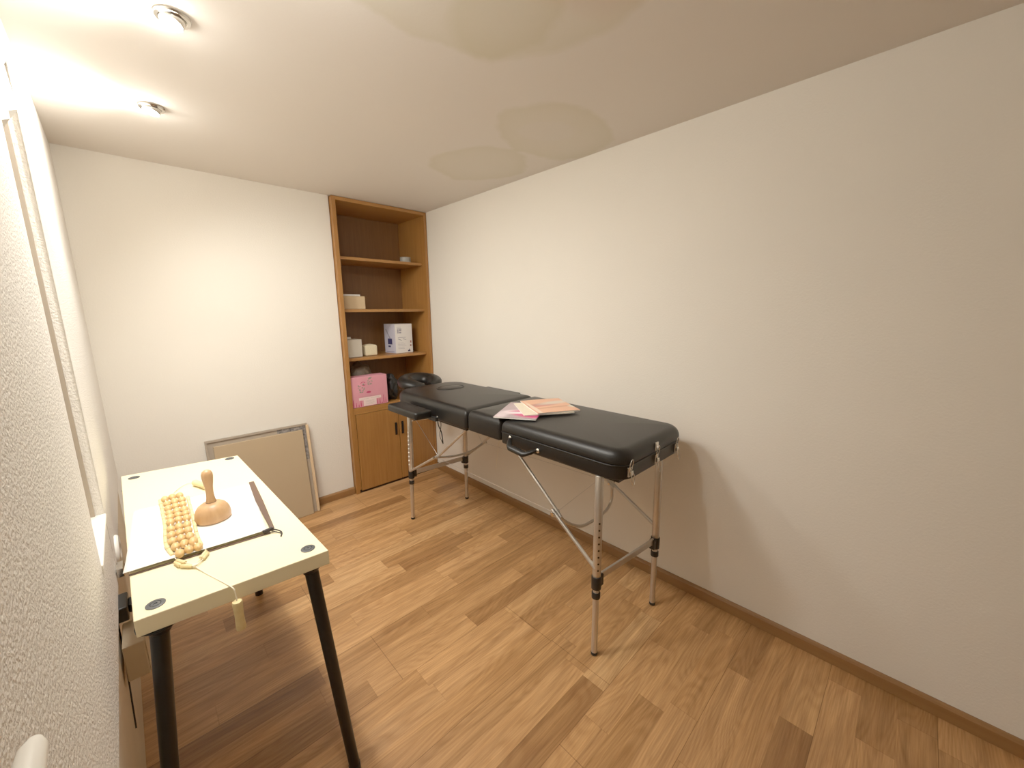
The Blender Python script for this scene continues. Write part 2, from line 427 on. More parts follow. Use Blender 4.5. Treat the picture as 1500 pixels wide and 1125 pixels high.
# window niche
w = NB(); lwall(w, WY0, WY1, WZ0 - .012, WZ0 + .006, t=.2, off=-.004)
struct('trim_3', w, M['white'], bevel=.004)           # white sill
w = NB()
lwall(w, WY0, WY1, WZ0, WZ1, t=.02, off=.2)
win = struct('window_1', w, M['white'])
w = NB()
x = LW(WY1, .022); box(w, x - .028, x, WY1 - .012, WY1 + .002, WZ0 + .006, WZ1)
x = LW(WY1, .05); box(w, x - .15, x, WY1 - .03, WY1 + .002, WZ0 + .006, WZ1)
win2 = obj('window_frame', w, M['frameg'], win)

# pleated blind ends near the top of the niche
t = thing('pleated_blind', 'white pleated blind gathered at the top of the window niche in the stucco wall', 'blind', (-2.14, -1.47, 2.0))
for (yy, zb, xw) in ((-1.60, 1.945, .020), (-1.36, 2.045, .020)):
    b = NB(); xx = LW(yy) - .012
    prof = [(0, -.03), (xw, 0), (0, .03)]
    lo = [b.verts.new((xx + dx, yy + dy, zb + (.02 if dx else 0))) for dx, dy in prof]
    hi = [b.verts.new((xx + dx * .5, yy + dy, H - .17)) for dx, dy in prof]
    b.faces.new(lo); b.faces.new(hi[::-1])
    for k in range(3): b.faces.new((lo[k], hi[k], hi[(k + 1) % 3], lo[(k + 1) % 3]))
    obj('pleat', b, M['white'], t)

# baseboards (profile with rounded top) and a thin shadow gap
def baseboard(name, a, c, nrm, m, h=.062, th=.016):
    a, c, nrm = Vector(a), Vector(c), Vector(nrm)
    prof = [(0, .002), (th, .002), (th, h - .012), (th * .75, h - .004), (th * .4, h), (0, h)]
    b = NB()
    A = [b.verts.new(a + nrm * p[0] + Vector((0, 0, p[1]))) for p in prof]
    B = [b.verts.new(c + nrm * p[0] + Vector((0, 0, p[1]))) for p in prof]
    b.faces.new(A); b.faces.new(B[::-1])
    for k in range(len(prof)): b.faces.new((A[k], B[k], B[(k + 1) % len(prof)], A[(k + 1) % len(prof)]))
    return struct(name, b, m)
baseboard('baseboard_right', (0, -.045, 0), (0, YF, 0), (-1, 0, 0), M['base'])
baseboard('baseboard_back', (-2.16, 0, 0), (-.812, 0, 0), (0, -1, 0), M['base_x'])

# ================================================================== SPOTLIGHTS
def spot(x, y, label):
    t = thing('ceiling_spotlight', label, 'spotlight', (x, y, H), 'recessed ceiling spotlights')
    ax = Vector((-.30, -.05, -1)).normalized()
    b = NB(); lathe(b, [(.030, 0), (.043, 0), (.045, .004), (.042, .009), (.034, .010), (.030, .004)], (x, y, H - .0005), (0, 0, -1), 32)
    obj('trim_ring', b, M['chrome'], t, smooth=40)
    b = NB(); lathe(b, [(.029, -.010), (.031, .006), (.029, .017), (.025, .019), (.024, .010)], (x, y, H - .004), ax, 28)
    obj('swivel_collar', b, M['chrome'], t, smooth=40)
    b = NB(); lathe(b, [(.0235, .004), (.0275, .0195), (.020, .0225), (0, .0235)], (x, y, H - .004), ax, 24)
    obj('bulb', b, M['lamp'], t, smooth=60)
    return t
spot(-1.775, -1.532, 'chrome ceiling spotlight nearer the camera, at the top edge of the photo')
spot(-1.800, -.812, 'small chrome ceiling spotlight farther away, towards the back wall')
def lamp(x, y, e, r=.022, dz=.055):
    l = bpy.data.lights.new('spot_glow', 'POINT'); l.energy = e; l.shadow_soft_size = r; l.color = (1, .965, .895)
    o = bpy.data.objects.new('spot_glow', l); o.location = (x, y, H - dz); COL.objects.link(o)
WARM = (1, .965, .895)
lamp(-1.80, -1.535, 1.3, .02, .045); lamp(-1.825, -.815, 1.3, .02, .045); lamp(-1.76, -2.20, 14, .025, .06)
def beam(x, y, e, tgt, ang, blend, soft=.03):
    l = bpy.data.lights.new('spot_beam', 'SPOT'); l.energy = e; l.shadow_soft_size = soft; l.color = WARM
    l.spot_size = math.radians(ang); l.spot_blend = blend
    o = bpy.data.objects.new('spot_beam', l); o.location = (x, y, H - .05); COL.objects.link(o)
    o.rotation_euler = (Vector(tgt) - o.location).to_track_quat('-Z', 'Y').to_euler()
for x, y in ((-1.80, -1.535), (-1.825, -.815)):
    beam(x, y, 17, (x - .05, y - .12, 0), 100, .8)      # onto the desk
    beam(x, y, 62, (x + 1.0, y + .25, .55), 142, .95, .15)     # wide wash over the room
    beam(x, y, 24, (x - 1, y, 1.9), 150, 1)              # spill over the window wall and ceiling

# ================================================================== BOOKCASE
bc = thing('built_in_bookcase', 'tall narrow oak bookcase with open shelves and a two-door cupboard, in the corner', 'bookcase', (-.405, -.04, 0))
XL, XR, YB = -.806, -.004, .43
def part(name, args, m, parent, bevel=.0015):
    b = NB(); box(b, *args); return obj(name, b, m, parent, bevel=bevel)
part('side_panel', (XL, XL + .03, -.04, YB, 0, H - .004), M['oak'], bc)
part('side_panel', (XR - .026, XR, -.04, YB, 0, H - .004), M['oak'], bc)
part('top_panel', (XL + .03, XR - .026, -.04, YB, H - .03, H - .004), M['oakx'], bc)
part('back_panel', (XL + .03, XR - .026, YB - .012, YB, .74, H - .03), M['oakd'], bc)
for z in (1.94, 1.535, 1.14):
    part('shelf', (XL + .03, XR - .026, .022, YB - .012, z - .022, z), M['oakx'], bc)
part('shelf', (XL + .03, XR - .026, -.035, YB - .012, .70, .735), M['oakx'], bc)
part('plinth', (XL + .03, XR - .026, -.030, -.012, 0, .03), M['gap'], bc)
part('front_rail', (XL + .03, XR - .026, -.036, -.016, .683, .70), M['oakx'], bc)
d1 = part('door', (XL + .047, -.388, -.044, -.024, .022, .680), M['oak'], bc)
d2 = part('door', (-.383, XR - .030, -.044, -.024, .022, .680), M['oak'], bc)
part('inner_stile', (XL + .03, XL + .043, -.038, -.02, .03, .683), M['oak'], bc)
part('dark_reveal', (XL + .031, XR - .028, -.020, -.014, .03, .683), M['gap'], bc)
for d, x in ((d1, -.418), (d2, -.355)):
    b = NB(); box(b, x - .010, x + .010, -.050, -.0445, .44, .552)
    box(b, x - .006, x + .006, -.056, -.050, .45, .542)
    obj('recessed_pull', b, M['black'], d, bevel=.001)

# ---- things on the shelves
b = NB(); lathe(b, [(.022, 0), (.045, 0), (.046, .01), (.046, .045), (.022, .045), (.021, .02)], (-.150, .10, 1.941), seg=28)
tag(obj('tape_roll', b, M['tape'], smooth=40), 'grey roll of tape lying on the top open shelf', 'tape')
t = thing('storage_box', 'plain tan cardboard box with a white lid on the second shelf', 'box', (-.69, .12, 1.536))
b = NB(); box(b, -.775, -.556, .08, .24, 1.537, 1.640); obj('carton', b, M['card'], t, bevel=.002)
b = NB(); box(b, -.775, -.590, .09, .23, 1.641, 1.655); obj('lid', b, M['whitebox'], t, bevel=.002)

t = thing('storage_box', 'plain white carton at the left end of the third shelf', 'box', (-.73, .1, 1.141))
b = NB(); box(b, -.775, -.612, .08, .22, 1.142, 1.288); obj('carton', b, M['greybox'], t, bevel=.003)
b = NB(); box(b, -.770, -.616, .0785, .0798, 1.150, 1.154); obj('seam_tape', b, M['whitebox'], t)
b = NB(); rtube(b, (-.775, .12, 1.3005), (-.690, .11, 1.3005), .011, e=.3)
t2 = tag(obj('small_tube', b, M['whitebox'], smooth=40), 'small white tube lying on top of the white carton', 'tube')
b = NB(); pad(b, -.575, -.468, .10, .20, 1.142, 1.240, (.012,) * 4, rt=.018, rb=.012, crown=.006)
tag(obj('woven_box', b, M['cream'], smooth=60), 'small rounded cream woven box beside the white carton', 'box')

# white appliance carton, printed
t = thing('appliance_box', 'tall white printed carton with lilac side standing at the right of the third shelf', 'box', (-.25, .18, 1.141))
c0 = Vector((-.292, .105, 1.142)); u = Vector((.172, .004, 0)); v = Vector((-.018, .175, 0)); hgt = Vector((0, 0, .262))
b = NB(); obox(b, c0, u, v, hgt); b.faces.ensure_lookup_table()
b.faces[5].material_index = 1
obj('carton', b, [M['whitebox'], M['lilac']], t, bevel=.0015)
def decal(name, o0, du, dv, nrm, rects, m, parent, off=.0006):
    b = NB(); o0, du, dv, nrm = map(Vector, (o0, du, dv, nrm))
    for poly in rects:
        vs = [b.verts.new(o0 + du * p[0] + dv * p[1] + nrm * off) for p in poly]
        b.faces.new(vs)
    return obj(name, b, m, parent)
R = lambda a, c, d, e: [(a, c), (d, c), (d, e), (a, e)]
nf = Vector((0, -1, 0))
decal('printed_picture', c0, u, hgt, nf, [R(.12, .68, .20, .82), R(.22, .68, .36, .74), R(.22, .76, .37, .82), R(.12, .83, .37, .85)], M['inkg'], t)
for _r in [R(.15, .53, .6, .545), R(.12, .30, .55, .308), R(.12, .25, .62, .258), R(.12, .20, .5, .208), R(.12, .35, .45, .358), R(.12, .15, .52, .158), R(.1, .89, .35, .9)]: decal('text_line', c0, u, hgt, nf, [_r], M['inkg'], t)
decal('printed_brushes', c0, u, hgt, nf, [[(.14, .485), (.35, .43), (.36, .442), (.15, .50)], [(.42, .49), (.62, .445), (.62, .458), (.43, .503)]], M['ink'], t)
decal('printed_marks', c0, u, hgt, nf, [R(.86, .34, .93, .42), R(.84, .22, .92, .28)], M['inkr'], t)
decal('printed_logo', c0, u, hgt, nf, [R(.70, .04, .84, .09), [(.76, .09), (.82, .09), (.80, .15)]], M['ink'], t)
ns = Vector((-1, -.1, 0)).normalized()
decal('printed_product', c0, v, hgt, ns, [R(.3, .30, .7, .50), R(.45, .2, .68, .26), R(.15, .04, .9, .055)], M['ink'], t)
decal('printed_wand', c0, v, hgt, ns, [[(.42, .50), (.52, .50), (.88, .82), (.80, .84)]], M['inkg'], t)

# pink cosmetics carton
t = thing('cosmetics_box', 'pink carton printed with a winking face and lipsticks on the cupboard top', 'box', (-.62, 0, .736))
c0 = Vector((-.7735, -.026, .737)); u = Vector((.312, .006, 0)); v = Vector((0, .11, 0)); hgt = Vector((0, 0, .25))
b = NB(); obox(b, c0, u, v, hgt); obj('carton', b, M['pink'], t, bevel=.002)
def ell(cx, cy, rx, ry, n=18, a0=0, a1=2 * PI): return [(cx + rx * math.cos(a0 + (a1 - a0) * k / n), cy + ry * math.sin(a0 + (a1 - a0) * k / n)) for k in range(n + (0 if a1 - a0 > 6.28 else 1))]
def arc(cx, cy, rx, ry, w, a0, a1, n=12):
    o_ = [(cx + rx * math.cos(a0 + (a1 - a0) * k / n), cy + ry * math.sin(a0 + (a1 - a0) * k / n)) for k in range(n + 1)]
    i_ = [(cx + (rx - w) * math.cos(a0 + (a1 - a0) * k / n), cy + (ry - w) * math.sin(a0 + (a1 - a0) * k / n)) for k in range(n, -1, -1)]
    return o_ + i_
flor = []
random.seed(3)
for (cx, cy, n, sp) in ((.50, .84, 14, .075), (.27, .62, 16, .085)):
    for k in range(n):
        ax_, ay = cx + random.uniform(-sp, sp), cy + random.uniform(-sp * 1.6, sp * 1.6)
        ay = min(ay, .985 - .03)
        flor.append(ell(ax_, ay, random.uniform(.012, .028), random.uniform(.012, .03), 8))
decal('printed_leaves', c0, u, hgt, nf, flor, M['sage'], t, .0006)
decal('printed_mouth', c0, u, hgt, nf, [ell(.46, .47, .065, .035)], M['pinkd'], t, .0007)
decal('printed_eye', c0, u, hgt, nf, [arc(.32, .78, .07, .06, .02, .2, PI - .2), arc(.34, .74, .05, .035, .018, PI + .2, 2 * PI - .2)], M['pinkd'], t, .0009)
decal('pale_band', c0, u, hgt, nf, [R(.18, .22, .80, .31), R(.30, .02, .66, .22)], M['pinkl'], t, .0005)
decal('printed_lines', c0, u, hgt, nf, [R(.24, .26, .46, .265), R(.50, .26, .74, .265), R(.36, .18, .6, .185), R(.36, .14, .6, .145), R(.36, .10, .6, .105), R(.4, .06, .56, .065), R(.22, .34, .76, .345)], M['sage'], t, .0008)
ls = []
for k, (x, h_) in enumerate(((.03, .28), (.10, .19), (.17, .12), (.23, .24), (.69, .22), (.76, .20), (.82, .08), (.87, .32), (.93, .22))):
    decal('lipstick_print', c0, u, hgt, nf, [[(x - .012, .02), (x + .012, .02), (x + .012, h_ * .6), (x + .008, h_ * .6), (x + .008, h_), (x - .008, h_ - .03), (x - .008, h_ * .6), (x - .012, h_ * .6)]], M['pinkd'], t, .0009)

def crumple(name, c, s, m, label, cat, seed, amp=.22):
    random.seed(seed); b = NB()
    g = bmesh.ops.create_icosphere(b, subdivisions=4, radius=1)
    from mathutils import noise
    for v in b.verts:
        p = v.co.copy(); k = 1 + amp * noise.noise(p * 2.3 + Vector((seed, 0, 0))) + amp * .6 * abs(noise.noise(p * 6 + Vector((0, seed, 0))))
        v.co = Vector((p.x * s[0], p.y * s[1], p.z * s[2])) * k
        if v.co.z < -s[2] * .8: v.co.z = -s[2] * .8
        v.co += Vector(c)
    return tag(obj(name, b, m, smooth=50), label, cat)
crumple('plastic_bag', (-.60, .20, .737 + .150), (.115, .085, .178), M['bag'], 'crumpled grey-brown bag behind the pink carton on the cupboard top', 'bag', 2)
crumple('black_bag', (-.375, .10, .737 + .098), (.066, .09, .12), M['bagb'], 'crumpled black bag between the pink carton and the bed headrest', 'bag', 5)

# ================================================================== BOARD AGAINST THE BACK WALL
t = thing('framed_board', 'tan hardboard panel in a grey frame leaning on the back wall by the desk', 'panel', (-1.43, -.06, 0))
def lean(p):                       # y follows the lean, top nearer the wall
    return Vector((p[0], -.020 - .075 * (1 - p[2] / .69) + p[1], p[2]))
def lbox(x0, x1, z0, z1, y0, y1):
    b = NB(); c = [lean(q) for q in ((x0, y0, z0), (x1, y0, z0), (x1, y1, z0), (x0, y1, z0), (x0, y0, z1), (x1, y0, z1), (x1, y1, z1), (x0, y1, z1))]
    v = [b.verts.new(q) for q in c]
    for f in ((0, 3, 2, 1), (4, 5, 6, 7), (0, 1, 5, 4), (1, 2, 6, 5), (2, 3, 7, 6), (3, 0, 4, 7)): b.faces.new([v[i] for i in f])
    return b
obj('backing', lbox(-1.745, -1.128, .004, .690, -.004, .010), M['frameg'], t)
obj('frame_rail', lbox(-1.745, -1.128, .678, .693, -.012, -.002), M['frameg'], t, bevel=.001)
obj('frame_rail', lbox(-1.745, -1.733, .004, .680, -.012, -.002), M['frameg'], t, bevel=.001)
obj('frame_rail', lbox(-1.140, -1.122, .004, .680, -.014, -.002), M['framew'], t, bevel=.001)
obj('front_panel', lbox(-1.705, -1.168, .002, .648, -.022, -.005), M['panel'], t, bevel=.0015)
obj('torn_newspaper', lbox(-1.33, -1.142, .650, .677, -.0065, -.0042), M['news'], t)
obj('torn_newspaper', lbox(-1.166, -1.142, .42, .655, -.0068, -.0042), M['news'], t)

# ================================================================== MASSAGE TABLE
mt = thing('massage_table', 'black folding massage table on aluminium legs along the right wall', 'massage table', (-.41, -1.45, 0))
BX0, BX1 = -.69, -.125
b = NB(); pad(b, BX0, BX1, -2.435, -1.728, .898, .968, (.085, .085, .02, .02), rt=.045, rb=.006, crown=.008)
near = obj('cushion', b, M['pu'], mt, smooth=60)
b = NB(); pad(b, BX0 + .002, BX1 - .002, -2.432, -1.730, .835, .897, (.085, .085, .015, .015), rt=.007, rb=.008)
case = obj('table_frame', b, M['pu'], mt, smooth=60)
b = NB(); tube(b, [(p[0], p[1], .8965) for p in rr(BX0, BX1, -2.434, -1.729, (.085, .085, .02, .02), -.0005)], .003, 8, closed=True)
obj('piping', b, M['pu'], mt, smooth=60)
b = NB(); pad(b, BX0 + .003, BX1 - .003, -1.720, -1.446, .842, .966, (.02,) * 4, rt=.04, rb=.008, crown=.006)
obj('cushion', b, M['pu'], mt, smooth=60)
b = NB(); pad(b, BX0, BX1, -1.438, -.560, .842, .966, (.02, .02, .15, .15), rt=.042, rb=.010, crown=.008)
far = obj('cushion', b, M['pu'], mt, smooth=60)
b = NB(); tube(b, [(-.375 + .105 * math.cos(2 * PI * k / 36), -.845 + .075 * math.sin(2 * PI * k / 36), .9645) for k in range(36)], .0042, 8, closed=True)
obj('hole_rim', b, M['black'], far, smooth=60)
b = NB(); lathe(b, [(.098, 0), (.098, .004), (.085, .008), (.05, .010), (0, .011)], (-.375, -.845, .9615), seg=36, sx=1.0)
for v in b.verts: v.co.y = -.845 + (v.co.y + .845) * .70
obj('face_hole_plug', b, M['pu'], far, smooth=60)
# under-frames of plywood/aluminium
for (y0, y1) in ((-2.40, -1.76), (-1.40, -.62)):
    b = NB(); box(b, BX0 + .03, BX1 - .03, y0, y1, .822, .838); obj('underside_board', b, M['black'], mt)

# carry handle on the left side
h = NB(); pts = []
for k in range(13):
    s_ = k / 12; y = -1.808 - .175 * s_
    drop = math.sin(PI * s_); pts.append((BX0 - .006 - .040 * min(1, drop * 1.8), y, .878 - .018 * s_ - .022 * min(1, drop * 1.5)))
tube(h, pts, [.008] + [.013] * 2 + [.018] * 7 + [.013] * 2 + [.008], 12, flat=.8)
hd = obj('carry_handle', h, M['pu'], mt, smooth=60)
for y, z in ((-1.803, .880), (-1.990, .860)):
    r_ = NB(); lathe(r_, [(.011, 0), (.011, .003), (.006, .007), (0, .008)], (BX0 - .0005, y, z), (-1, 0, 0), 20)
    obj('rivet', r_, M['chrome'], hd, smooth=50)
# latches on the near end
def ring_pts(c, w_, h_, n=20, tilt=0): return [(c[0] + w_ * math.cos(2 * PI * k / n), c[1] + tilt * math.sin(2 * PI * k / n), c[2] + h_ * math.sin(2 * PI * k / n)) for k in range(n)]
for x, yy, closed in ((-.632, -2.424, False), (-.425, -2.432, True), (-.232, -2.432, False)):
    lt = NB(); box(lt, x - .013, x + .013, yy - .010, yy - .002, .850, .890); box(lt, x - .009, x + .009, yy - .018, yy - .010, .856, .876)
    la = obj('latch', lt, M['chrome'], mt, bevel=.002)
    r_ = NB(); tube(r_, ring_pts((x + .004, yy - .020, .842), .011, .026, tilt=.004), .0019, 8, closed=True); obj('pull_loop', r_, M['chrome'], la, smooth=60)
    r_ = NB(); tube(r_, ring_pts((x - .004, yy - .014, .897 if not closed else .905), .011, .028, tilt=-.004), .0019, 8, closed=True); obj('wire_loop', r_, M['chrome'], la, smooth=60)
    if closed:
        r_ = NB(); box(r_, x - .013, x + .013, -2.441, -2.4345, .908, .945); obj('strike_plate', r_, M['chrome'], la, bevel=.003)

# legs
def leg(fx, fy, tx, ty, colz, inner):
    f = Vector((fx, fy, 0)); tp = Vector((tx, ty, .835)); d = (tp - f) / .835
    P = lambda z: f + d * z
    b = NB(); rtube(b, P(colz + .01), P(.834), .0178, 18)
    lg = obj('leg', b, M['alu'], mt, smooth=50)
    b = NB(); rtube(b, P(.012), P(colz + .03), .0135, 16); obj('lower_tube', b, M['alu'], lg, smooth=50)
    b = NB(); rtube(b, P(.0005), P(.016), .0150, 16, .3); obj('foot_cap', b, M['black'], lg, smooth=50)
    b = NB(); rtube(b, P(colz - .028), P(colz + .030), .0215, 18, .1)
    c = P(colz); box(b, min(c.x, c.x + inner * .036), max(c.x, c.x + inner * .036), c.y - .013, c.y + .013, colz - .022, colz + .028)
    obj('clamp', b, M['black'], lg, smooth=40)
    b = NB(); rtube(b, P(colz - .072), P(colz - .045), .0190, 18, .1); obj('stop_band', b, M['black'], lg, smooth=40)
    return lg, P
nl, Pnl = leg(-.695, -2.333, -.672, -2.318, .350, 1)
nr, Pnr = leg(-.228, -2.370, -.205, -2.352, .345, -1)
fl, Pfl = leg(-.672, -.725, -.655, -.735, .350, 1)
fr, Pfr = leg(-.191, -.750, -.196, -.760, .340, -1)
for lg, P, zs in ((nl, Pnl, [.415 + .0305 * k for k in range(8)]), (fl, Pfl, [.43 + .030 * k for k in range(9)])):
    for z in zs:
        c = P(z); dr = Vector((-.62, -.785, 0)) if lg is nl else Vector((-.97, -.24, 0))
        b = NB(); lathe(b, [(.0044, 0), (.0044, .0006)] if lg is nl else [(.006, 0), (.005, .003), (0, .004)], c + dr * .0176, dr, 12)
        obj('adjustment_hole' if lg is nl else 'adjustment_stud', b, M['black'] if lg is nl else M['white'], lg)
# cross bars
def bar(name, a, c, hh, th):
    a, c = Vector(a), Vector(c); d = (c - a).normalized(); n = Vector((-d.y, d.x, 0)) * th
    b = NB(); obox(b, a - n / 2 - Vector((0, 0, hh / 2)), c - a, n, (0, 0, hh)); return obj(name, b, M['alu'], mt, bevel=.002)
bar('cross_bar', Pnl(.365) + Vector((.03, 0, 0)), Pnr(.362) + Vector((-.025, 0, 0)), .032, .010)
bar('cross_bar', Pfl(.360) + Vector((.03, 0, 0)), Pfr(.355) + Vector((-.025, 0, 0)), .034, .010)
# folding braces, joints, cables
def brace(legP, x, jy, jz, ty, tz, sgn, zleg=.42):
    b = NB(); a = legP(zleg) + Vector((sgn * -.012, 0, 0)); j = Vector((x, jy, jz)); e = Vector((x, ty, tz))
    tube(b, [a, j + (j - a).normalized() * .02], .0085, 12); o1 = obj('lower_brace', b, M['alu'], mt, smooth=50)
    b = NB(); off = Vector((sgn * .018, 0, 0)); tube(b, [j + off - (e - j).normalized() * .03, e + off], .0085, 12); obj('upper_brace', b, M['alu'], mt, smooth=50)
    b = NB(); tube(b, [j - off * .8, j + off * 1.7], .006, 10)
    lathe(b, [(.010, 0), (.010, .004)], j - off * .9, (-sgn, 0, 0), 14); obj('joint', b, M['chrome'], mt, smooth=50)
    tp = legP(.80); b = NB(); tube(b, [j + off, tp + off * .5 + Vector((0, 0, .02))], .0014, 6); obj('cable', b, M['alu'], mt)
    return j
jnl = brace(Pnl, -.69, -2.095, .585, -1.80, .832, 1)
jnr = brace(Pnr, -.20, -2.090, .575, -1.80, .832, -1)
jfl = brace(Pfl, -.66, -1.060, .570, -1.40, .838, 1, .375)
jfr = brace(Pfr, -.20, -1.000, .540, -1.36, .838, -1, .37)
b = NB(); tube(b, [jnl, jfl], .0013, 6); obj('cable', b, M['alu'], mt)
b = NB(); tube(b, [jnr, jfr], .0016, 6); obj('cable', b, M['alu'], mt)
# bent spreader rods joining the joints left to right
def spline(ps, n=6):
    ps = [Vector(p) for p in ps]; q = [ps[0]] + ps + [ps[-1]]; out = []
    for i in range(1, len(q) - 2):
        for k in range(n):
            t_ = k / n; a, b_, c, d = q[i - 1], q[i], q[i + 1], q[i + 2]
            out.append(.5 * ((2 * b_) + (c - a) * t_ + (2 * a - 5 * b_ + 4 * c - d) * t_ ** 2 + (3 * b_ - a - 3 * c + d) * t_ ** 3))
    return out + [ps[-1]]
b = NB(); tube(b, spline([(-.672, -2.10, .575), (-.607, -2.10, .507), (-.50, -2.10, .442), (-.41, -2.10, .427), (-.315, -2.10, .428), (-.245, -2.10, .445), (-.212, -2.10, .485), (-.212, -2.10, .54), (-.205, -2.095, .572)]), .0078, 12)
obj('spreader_rod', b, M['alu'], mt, smooth=60)
b = NB(); tube(b, spline([(-.645, -1.06, .565), (-.52, -1.05, .535), (-.36, -1.03, .520), (-.21, -1.00, .540)]), .0075, 12)
obj('spreader_rod', b, M['alu'], mt, smooth=60)
b = NB(); tube(b, [(-.10, -1.075, .835), (-.092, -1.05, .55), (-.09, -1.00, .30)], .0016, 6); obj('thin_white_line', b, M['cordw'], mt)  # thin white line below the bed near the wall, built as a slim tube

# arm rests
def armrest(x0, x1, y0, y1, z0, z1, side):
    b = NB(); pad(b, x0, x1, y0, y1, z0, z1, (.02,) * 4, rt=.014, rb=.012, crown=.003)
    a = obj('armrest', b, M['pu'], mt, smooth=60)
    if side < 0:
        b = NB(); box(b, x1 - .012, x1 + .008, y0 - .045, y0 + .09, z0 - .018, z0 + .008); obj('armrest_strap', b, M['black'], a, bevel=.003)
        b = NB(); tube(b, [(x1 - .13, y0 + .03, z0 - .003), (x1 - .03, y0 + .01, z0 - .003)], .004, 8); obj('armrest_bracket', b, M['chrome'], a, smooth=50)
        b = NB(); lathe(b, [(.009, 0), (.009, .003), (0, .006)], (x1 + .012, y0 - .03, z0 + .004), (-1, -.3, 0), 16); obj('rivet', b, M['chrome'], a, smooth=50)
        b = NB(); tube(b, [(x1 - .085, (y0 + y1) / 2, z1 - .004), (x1 - .01, (y0 + y1) / 2 - .03, z1 - .002)], .0022, 6); obj('seam', b, M['black'], a)
armrest(-.832, -.712, -1.13, -.76, .862, .912, -1)
armrest(-.112, -.018, -1.22, -.85, .888, .930, 1)

# head cradle: horseshoe cushion, open end towards the bed
hc = []
n = 40
for k in range(n + 1):
    a = math.radians(-78) + math.radians(336) * k / n
    hc.append(Vector((-.345 + .115 * math.cos(a), -.375 + .100 * math.sin(a), .927 + .016 * (math.sin(a) + 1))))
rad = [.068 * min(1, .45 + .55 * math.sin(min(k, n - k) / 8 * PI / 2)) if min(k, n - k) < 8 else .068 for k in range(n + 1)]
b = NB(); tube(b, hc, rad, 18, flat=.72)
cr = obj('head_cradle', b, M['pu'], mt, smooth=70)
b = NB(); pad(b, -.47, -.22, -.44, -.29, .868, .882, (.03,) * 4, rt=.006, rb=.004); obj('cradle_plate', b, M['black'], cr, smooth=50)
for x in (-.47, -.26):
    b = NB(); tube(b, [(x, -.40, .873), (x, -.50, .875), (x, -.60, .880)], .0075, 10); obj('support_rod', b, M['chrome'], cr, smooth=50)
b = NB(); tube(b, spline([(-.235, -.50, .86), (-.25, -.46, .75), (-.262, -.48, .60), (-.245, -.50, .52), (-.235, -.50, .42)]), .0045, 8)
tube(b, spline([(-.235, -.50, .86), (-.262, -.47, .72), (-.246, -.50, .60), (-.262, -.50, .50), (-.235, -.50, .42)]), .0030, 8)
obj('hanging_strap', b, M['black'], mt, smooth=60)

# ================================================================== MAGAZINES
def magazine(c, u, v, z, th, cover, label):
    u, v = Vector((*u, 0)), Vector((*v, 0)); c = Vector((*c, z)); ang = math.atan2(u.y, u.x)
    L, W = u.length, v.length
    sgn = 1 if (u.x * v.y - u.y * v.x) > 0 else -1
    t = bpy.data.objects.new('magazine', None); t.empty_display_size = .05; COL.objects.link(t)
    t.location = c; t.rotation_euler = (0, 0, ang)
    tag(t, label, 'magazine', 'magazines on the massage table')
    def loc(bm, nm, mm, **k):
        bmesh.ops.recalc_face_normals(bm, faces=bm.faces); me = bpy.data.meshes.new(nm); bm.to_mesh(me); bm.free(); me.materials.append(mm)
        o = bpy.data.objects.new(nm, me); COL.objects.link(o); o.parent = t; return o
    b = NB(); box(b, .001, L - .001, min(sgn * .001, sgn * (W - .001)), max(sgn * .001, sgn * (W - .001)), 0, th - .0006); loc(b, 'pages', M['paper'])
    b = NB(); nn = 12; y0, y1 = (0, W) if sgn > 0 else (-W, 0)
    rows = [[b.verts.new((L * i / nn, y, th + .0015 * math.sin(PI * i / nn))) for y in (y0, y1)] for i in range(nn + 1)]
    for r0, r1 in zip(rows, rows[1:]): b.faces.new((r0[0], r1[0], r1[1], r0[1]))
    cv = loc(b, 'cover', cover); sol = cv.modifiers.new('s', 'SOLIDIFY'); sol.thickness = .0007; sol.offset = 1
S = srgb
mA = spots_material('magazine_pink_flower_cover', S(176, 150, 158), [
    (.10, .12, .10, .045, .3, .3, S(236, 214, 222)), (.17, .09, .11, .065, -.3, .2, S(214, 40, 120)), (.10, .10, .05, .02, .2, .3, S(245, 235, 240)),
    (.22, .17, .05, .04, .1, .4, S(120, 84, 100)), (.03, .04, .03, .05, 0, .4, S(220, 200, 206))])
mB = spots_material('magazine_cream_cover', S(244, 230, 202), [
    (.16, .14, .07, .03, .4, .4, S(240, 190, 150)), (.08, .06, .05, .03, .2, .4, S(212, 220, 190)), (.20, .05, .04, .03, .4, .4, S(244, 170, 140))])
mC = spots_material('magazine_peach_cover', S(238, 172, 132), [
    (.08, .17, .10, .030, .15, .35, S(190, 110, 92)), (.05, .14, .10, .013, .1, .35, S(214, 120, 104)), (.16, .10, .18, .012, .1, .4, S(214, 142, 104)),
    (.18, .20, .10, .03, .2, .4, S(226, 204, 186)), (.26, .10, .045, .03, .3, .3, S(226, 226, 208)), (.31, .14, .03, .03, .3, .4, S(232, 140, 104)),
    (.02, .10, .012, .14, .02, .3, S(246, 214, 190))])
magazine((-.712, -1.700), (.113, -.192), (.290, .162), .9685, .005, mA, 'magazine with a magenta flower cover, lowest and farthest left of the three')
magazine((-.600, -1.812), (.150, .232), (.235, -.135), .9758, .004, mB, 'magazine with a pale cream cover, in the middle of the three')
magazine((-.545, -1.855), (.212, -.112), (.160, .255), .9822, .005, mC, 'magazine with a peach skin-tone cover, on top at the right')

